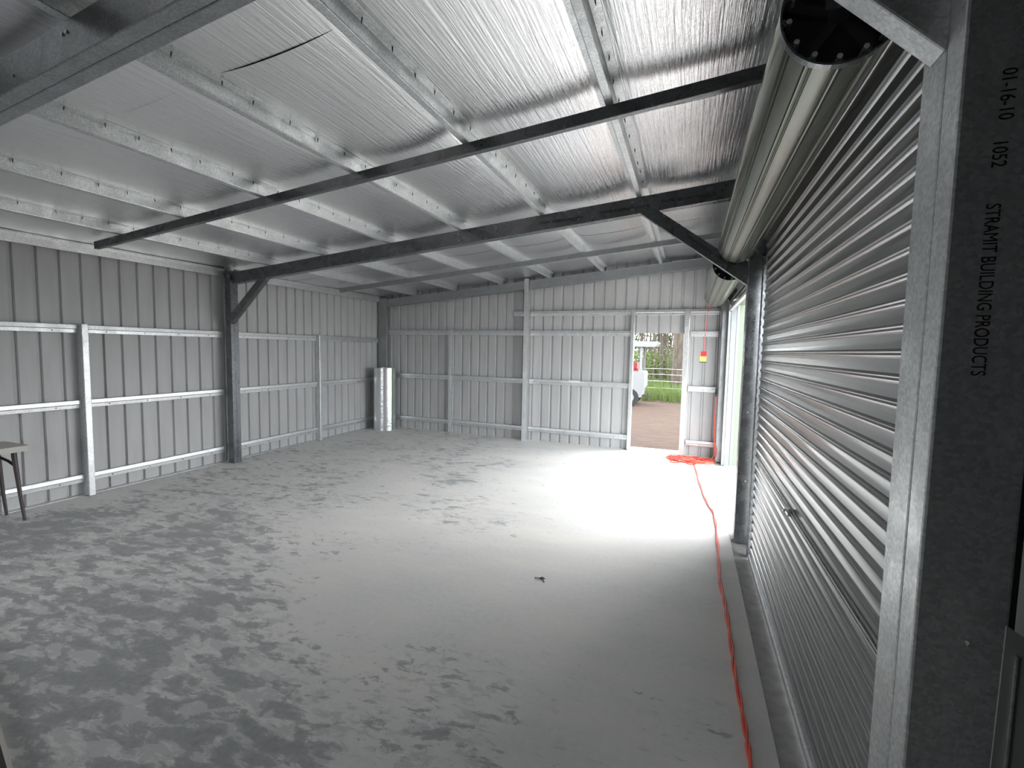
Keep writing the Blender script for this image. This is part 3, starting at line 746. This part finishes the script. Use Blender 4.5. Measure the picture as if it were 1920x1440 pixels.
# paper scrap on the girt
ps = MB(); xg = -1.86; yg = yf(xg)-.034
yp = yf(xg)-.0495
ps.add([(xg-.10, yp-.003, 1.092), (xg+.10, yp-.003, 1.095), (xg+.10, yp, 1.095), (xg-.10, yp, 1.092), (xg-.10, yp-.006, 1.126), (xg+.10, yp-.006, 1.126), (xg+.09, yp+.035, 1.127), (xg-.09, yp+.035, 1.127), (xg-.10, yp-.002, 1.1235), (xg+.10, yp-.002, 1.1235), (xg+.09, yp+.035, 1.124), (xg-.09, yp+.035, 1.124)], [(0, 1, 5, 4), (4, 5, 6, 7), (3, 8, 9, 2), (8, 11, 10, 9), (0, 3, 2, 1), (6, 10, 11, 7), (1, 2, 9, 5), (0, 4, 8, 3), (5, 9, 10, 6), (4, 7, 11, 8)])
tag(ps.obj('paper_scrap', M_WHITE, smooth=0, origin=(xg, yg, 1.124)), 'small white folded paper lying on the far wall girt', 'paper')
lp = floor_pt(1010, 1086); mb = MB()
mb.tube(bez([lp+Vector((-.03, .01, .003)), lp+Vector((0, .005, .006)), lp+Vector((.03, .0, .004)), lp+Vector((.05, -.03, .003))], 4), .003, 5)
mb.add([lp+Vector(q) for q in ((-.01, .005, .004), (.02, .022, .012), (.05, .012, .006), (.02, -.004, .003))], [(0, 1, 2, 3)])
tag(mb.obj('dry_twig', M_LEG, origin=lp), 'tiny dry leaf and twig lying on the concrete floor', 'twig')

# ------------------------------------------------------------------ outdoors
g = MB()
def ground_z(x, y): return -.12+.05*math.sin(x*.3)*math.sin(y*.23)*(1 if y > 12 else .3)
g.grid(lambda u, v: Vector((-60+120*u, -40+120*v, ground_z(-60+120*u, -40+120*v))), 60, 60)
go = g.obj('ground', M_DIRT); tag(go, kind='structure')
M_BOUNCE = mat('pale_bounce_surface', (.55, .53, .5), .9)  # unseen pale ground added outside the roller door to bounce light in
v = coords(M_BOUNCE); n1 = noise(M_BOUNCE, v, 22, 6, .7)
lk(M_BOUNCE, ramp(M_BOUNCE, n1, [(.3, (.42, .40, .37)), (.7, (.66, .64, .60))]), bsdf(M_BOUNCE).inputs['Base Color']); bump(M_BOUNCE, n1, .6, .03)
mb = MB(); mb.solid(fillet([(.745, -1.5), (6.6, -1.5), (6.4, 9.2), (.745, 9.2)], .4, 4, True), (0, 0, -.16), (0, 0, -.055), (1, 0, 0), (0, 1, 0))
tag(mb.obj('bounce_ground', M_BOUNCE, smooth=0), kind='structure')
def grass_patch(x0, x1, y0, y1, n, hmin, hmax, label):
    mb = MB(); rnd = random.Random(int(x0*10+y0))
    for i in range(n):
        x = rnd.uniform(x0, x1); y = y0+(y1-y0)*rnd.random(); z = ground_z(x, y)-.01
        h = rnd.uniform(hmin, hmax); a = rnd.uniform(0, math.pi); wv = .012+.008*rnd.random()
        dx, dy = math.cos(a)*wv, math.sin(a)*wv; bx, by = rnd.uniform(-.25, .25)*h, rnd.uniform(-.25, .25)*h
        mb.add([(x-dx, y-dy, z), (x+dx, y+dy, z), (x+bx*.4+dx*.7, y+by*.4+dy*.7, z+h*.6), (x+bx*.4-dx*.7, y+by*.4-dy*.7, z+h*.6), (x+bx, y+by, z+h)], [(0, 1, 2, 3), (3, 2, 4)])
    o_ = mb.obj('grass', M_GRASS, smooth=0, recalc=False); tag(o_, label, 'grass', kind='stuff')
grass_patch(-7, 4, 17.2, 26, 14000, .12, .55, 'green grass growing along the wire fence beyond the dirt')
grass_patch(1.6, 9, 9.6, 17, 9000, .1, .5, 'green grass growing outside the open roller door')
def foliage(mb, c, rad, n, size, rnd, mi=0):
    for i in range(n):
        d = Vector((rnd.gauss(0, 1), rnd.gauss(0, 1), rnd.gauss(0, 1))); d.normalize(); d *= rnd.random()**.4
        p = Vector(c)+Vector((d.x*rad[0], d.y*rad[1], d.z*rad[2]))
        a = Vector((rnd.gauss(0, 1), rnd.gauss(0, 1), rnd.gauss(0, .6))).normalized(); b = a.cross(Vector((rnd.gauss(0, 1), rnd.gauss(0, 1), rnd.gauss(0, 1)))).normalized()
        s_ = size*rnd.uniform(.6, 1.3)
        mb.add([p-a*s_, p+b*s_*.32, p+a*s_, p-b*s_*.32], [(0, 1, 2, 3)], mi)
def tree(x, y, h, r_, lean, label, name='gum_tree', leaf=M_LEAF, n=260, crown=(1.4, 1.4, 1.6), cz=None, group=None, seed=0, low=0, base=0):
    rnd = random.Random(seed+int(x*97+y*13)); z = ground_z(x, y)-.02
    t = thing(name, label, 'tree', (x, y, z), group)
    pts = [Vector((x+lean[0]*h*k/6+rnd.uniform(-.03, .03)*h*.2, y+lean[1]*h*k/6, z+h*k/6)) for k in range(7)]
    mb = MB(); mb.tube(bez(pts, 3), [r_*(1-.65*i/18) for i in range(19)], 8)
    for k in range(5):
        b0 = pts[3+k % 4]; a = rnd.uniform(0, 6.28); ln = h*.18
        mb.tube([b0, b0+Vector((math.cos(a)*ln*.6, math.sin(a)*ln*.6, ln*.5)), b0+Vector((math.cos(a)*ln, math.sin(a)*ln, ln*.9))], [r_*.35, r_*.2, r_*.08], 5)
    mb.obj('trunk', M_BARK, t)
    mb = MB(); foliage(mb, pts[5], (crown[0], crown[1], crown[2]), n, .16, rnd)
    if low: foliage(mb, pts[0]+Vector((0, 0, 1.1)), (.55, .5, 1.1), low, .09, rnd)
    if base: foliage(mb, pts[0]+Vector((0, 0, 2.0)), (1.1, 1.0, 2.2), base, .15, rnd)
    mb.obj('foliage', leaf, t, smooth=0, recalc=False); return t
def ray_at(px, y):      # x on the line of sight of a photo column at distance y
    d = R_*((px-960)/FPX)+U_*(-(690-720)/FPX)+F_; return d.x/d.y*y
tree(ray_at(1272, 23), 23, 11, .30, (-.0, .0), 'thick brown gum tree trunk standing behind the wire fence', n=500, crown=(2.6, 2.6, 2.4), seed=1)
rnd = random.Random(5)
for i in range(30):
    y = rnd.uniform(24, 34); px = 1195+(1290-1195)*((i+.5)/30)+rnd.uniform(-2, 2)
    tree(ray_at(px, y), y, rnd.uniform(5, 9), rnd.uniform(.035, .085), (rnd.uniform(-.08, .08), 0), 'slender young gum sapling in the thicket behind the fence', 'gum_sapling', M_LEAF2 if i % 2 else M_LEAF, 140, (.6, .6, 1.6), group='saplings behind the fence', seed=i, low=70)
for i in range(20):
    y = rnd.uniform(36, 46); x = -14+i*1.15+rnd.uniform(-.5, .5)
    tree(x, y, rnd.uniform(8, 12), rnd.uniform(.06, .11), (rnd.uniform(-.03, .03), 0), 'tall leafy gum tree in the forest far behind the fence', 'gum_tree', M_LEAF, 1500, (1.5, 1.5, 4.2), group='forest trees', seed=40+i, low=0, base=900)
for i in range(8):
    y = 12+i*3.2; x = 7.0+rnd.uniform(-1, 1.5)+i*.25
    tree(x, y, rnd.uniform(7, 10), rnd.uniform(.1, .18), (rnd.uniform(-.03, .03), 0), 'leafy tree standing outside the open roller door', 'gum_tree', M_LEAF2, 500, (2.0, 2.0, 3.2), group='trees outside the roller door', seed=80+i, low=250)
for i in range(10):
    y = 27+rnd.uniform(0, 8); px = 1190+10.5*i; x = ray_at(px, y); z = ground_z(x, y)
    t = thing('shrub', 'bright yellow green shrub growing among the saplings', 'shrub', (x, y, z), 'shrubs in the thicket')
    mb = MB(); foliage(mb, (x, y, z+.9), (.9, .8, 1.0), 420, .10, rnd); mb.obj('foliage', M_LEAF2, t, smooth=0, recalc=False)
    mb = MB()
    for k in range(5): mb.tube([(x, y, z-.02), (x+rnd.uniform(-.5, .5), y+rnd.uniform(-.5, .5), z+1.1)], [.02, .006], 5)
    mb.obj('stem', M_BARK, t)
# wire fence
t = thing('wire_fence', 'plain wire farm fence in front of the trees', 'fence', (-1.5, 20, -.12))
for z in (.97, .74, .47, .19): MB().tube([(-9+.8*k, 20, z+.008*math.sin(k*2.1)) for k in range(18)], .007, 5).obj('wire', M_WIRE, t)
for px, x in ((0, -8.4), (0, -4.9), (0, 1.6), (0, 4.4)): MB().tube([(x, 20.02, -.3), (x, 20.02, 1.15)], .05, 8).obj('post', M_BARK, t)
# white utility vehicle
M_SEAT = mat('red_vinyl', (.16, .012, .012), .5)
M_DIMWHITE = mat('dimmed_white_paint', (.17, .177, .183), .5)  # white darkened in its colour so strong outdoor light does not bleach it
VX = ray_at(1209, 15.5); VY = 15.5
t = thing('utility_vehicle', 'white open utility vehicle with a flat canopy roof parked on the dirt', 'vehicle', (VX-.9, VY+.6, -.12))
def V(x, y, z): return (VX+x, VY+y, -.12+z)
mb = MB(); mb.solid([(-2.3, .42), (-.28, .42), (-.20, .30), (-.10, .30), (-.06, .55), (0, .62), (0.0, 1.08), (-.05, 1.14), (-.75, 1.14), (-.8, .8), (-1.5, .8), (-1.6, 1.1), (-2.3, 1.0)], V(0, 0, 0), V(0, 1.25, 0), (1, 0, 0), (0, 0, 1)); mb.obj('body', M_DIMWHITE, t, smooth=20)
mb = MB(); mb.solid([(-2.0, 1.93), (.30, 1.93), (.33, 1.96), (.38, 2.07), (.34, 2.10), (-2.0, 2.13)], V(0, -.05, 0), V(0, 1.3, 0), (1, 0, 0), (0, 0, 1)); mb.obj('canopy_roof', M_DIMWHITE, t, smooth=20)
for x, y in ((-.13, .05), (-.13, 1.2), (-1.75, .05), (-1.75, 1.2)): MB().box(V(x-.035, y-.03, .95), V(x+.035, y+.03, 1.95)).obj('roof_post', M_DIMWHITE, t, smooth=0)
MB().box(V(-.72, .15, 1.14), V(-.22, 1.1, 1.22)).obj('seat', M_SEAT, t, smooth=0); MB().box(V(-.36, .15, 1.2), V(-.26, 1.1, 1.42)).obj('backrest', M_SEAT, t, smooth=0)
for x in (-.45, -1.9):
    for y in (-.02, 1.07):
        wv = MB().tube([V(x, y, .29), V(x, y+.2, .29)], .29, 20).obj('wheel', M_BLACK, t)
        MB().tube([V(x, y-.006, .29), V(x, y+.01, .29)], .15, 16).obj('hub', M_DIMWHITE, wv)
mb = MB(); mb.box(V(-.1, .5, .30), V(.14, .6, .36)); mb.tube([V(.1, .55, .33), V(.1, .55, .42)], .03, 8); mb.obj('tow_hitch', M_LEG, t)
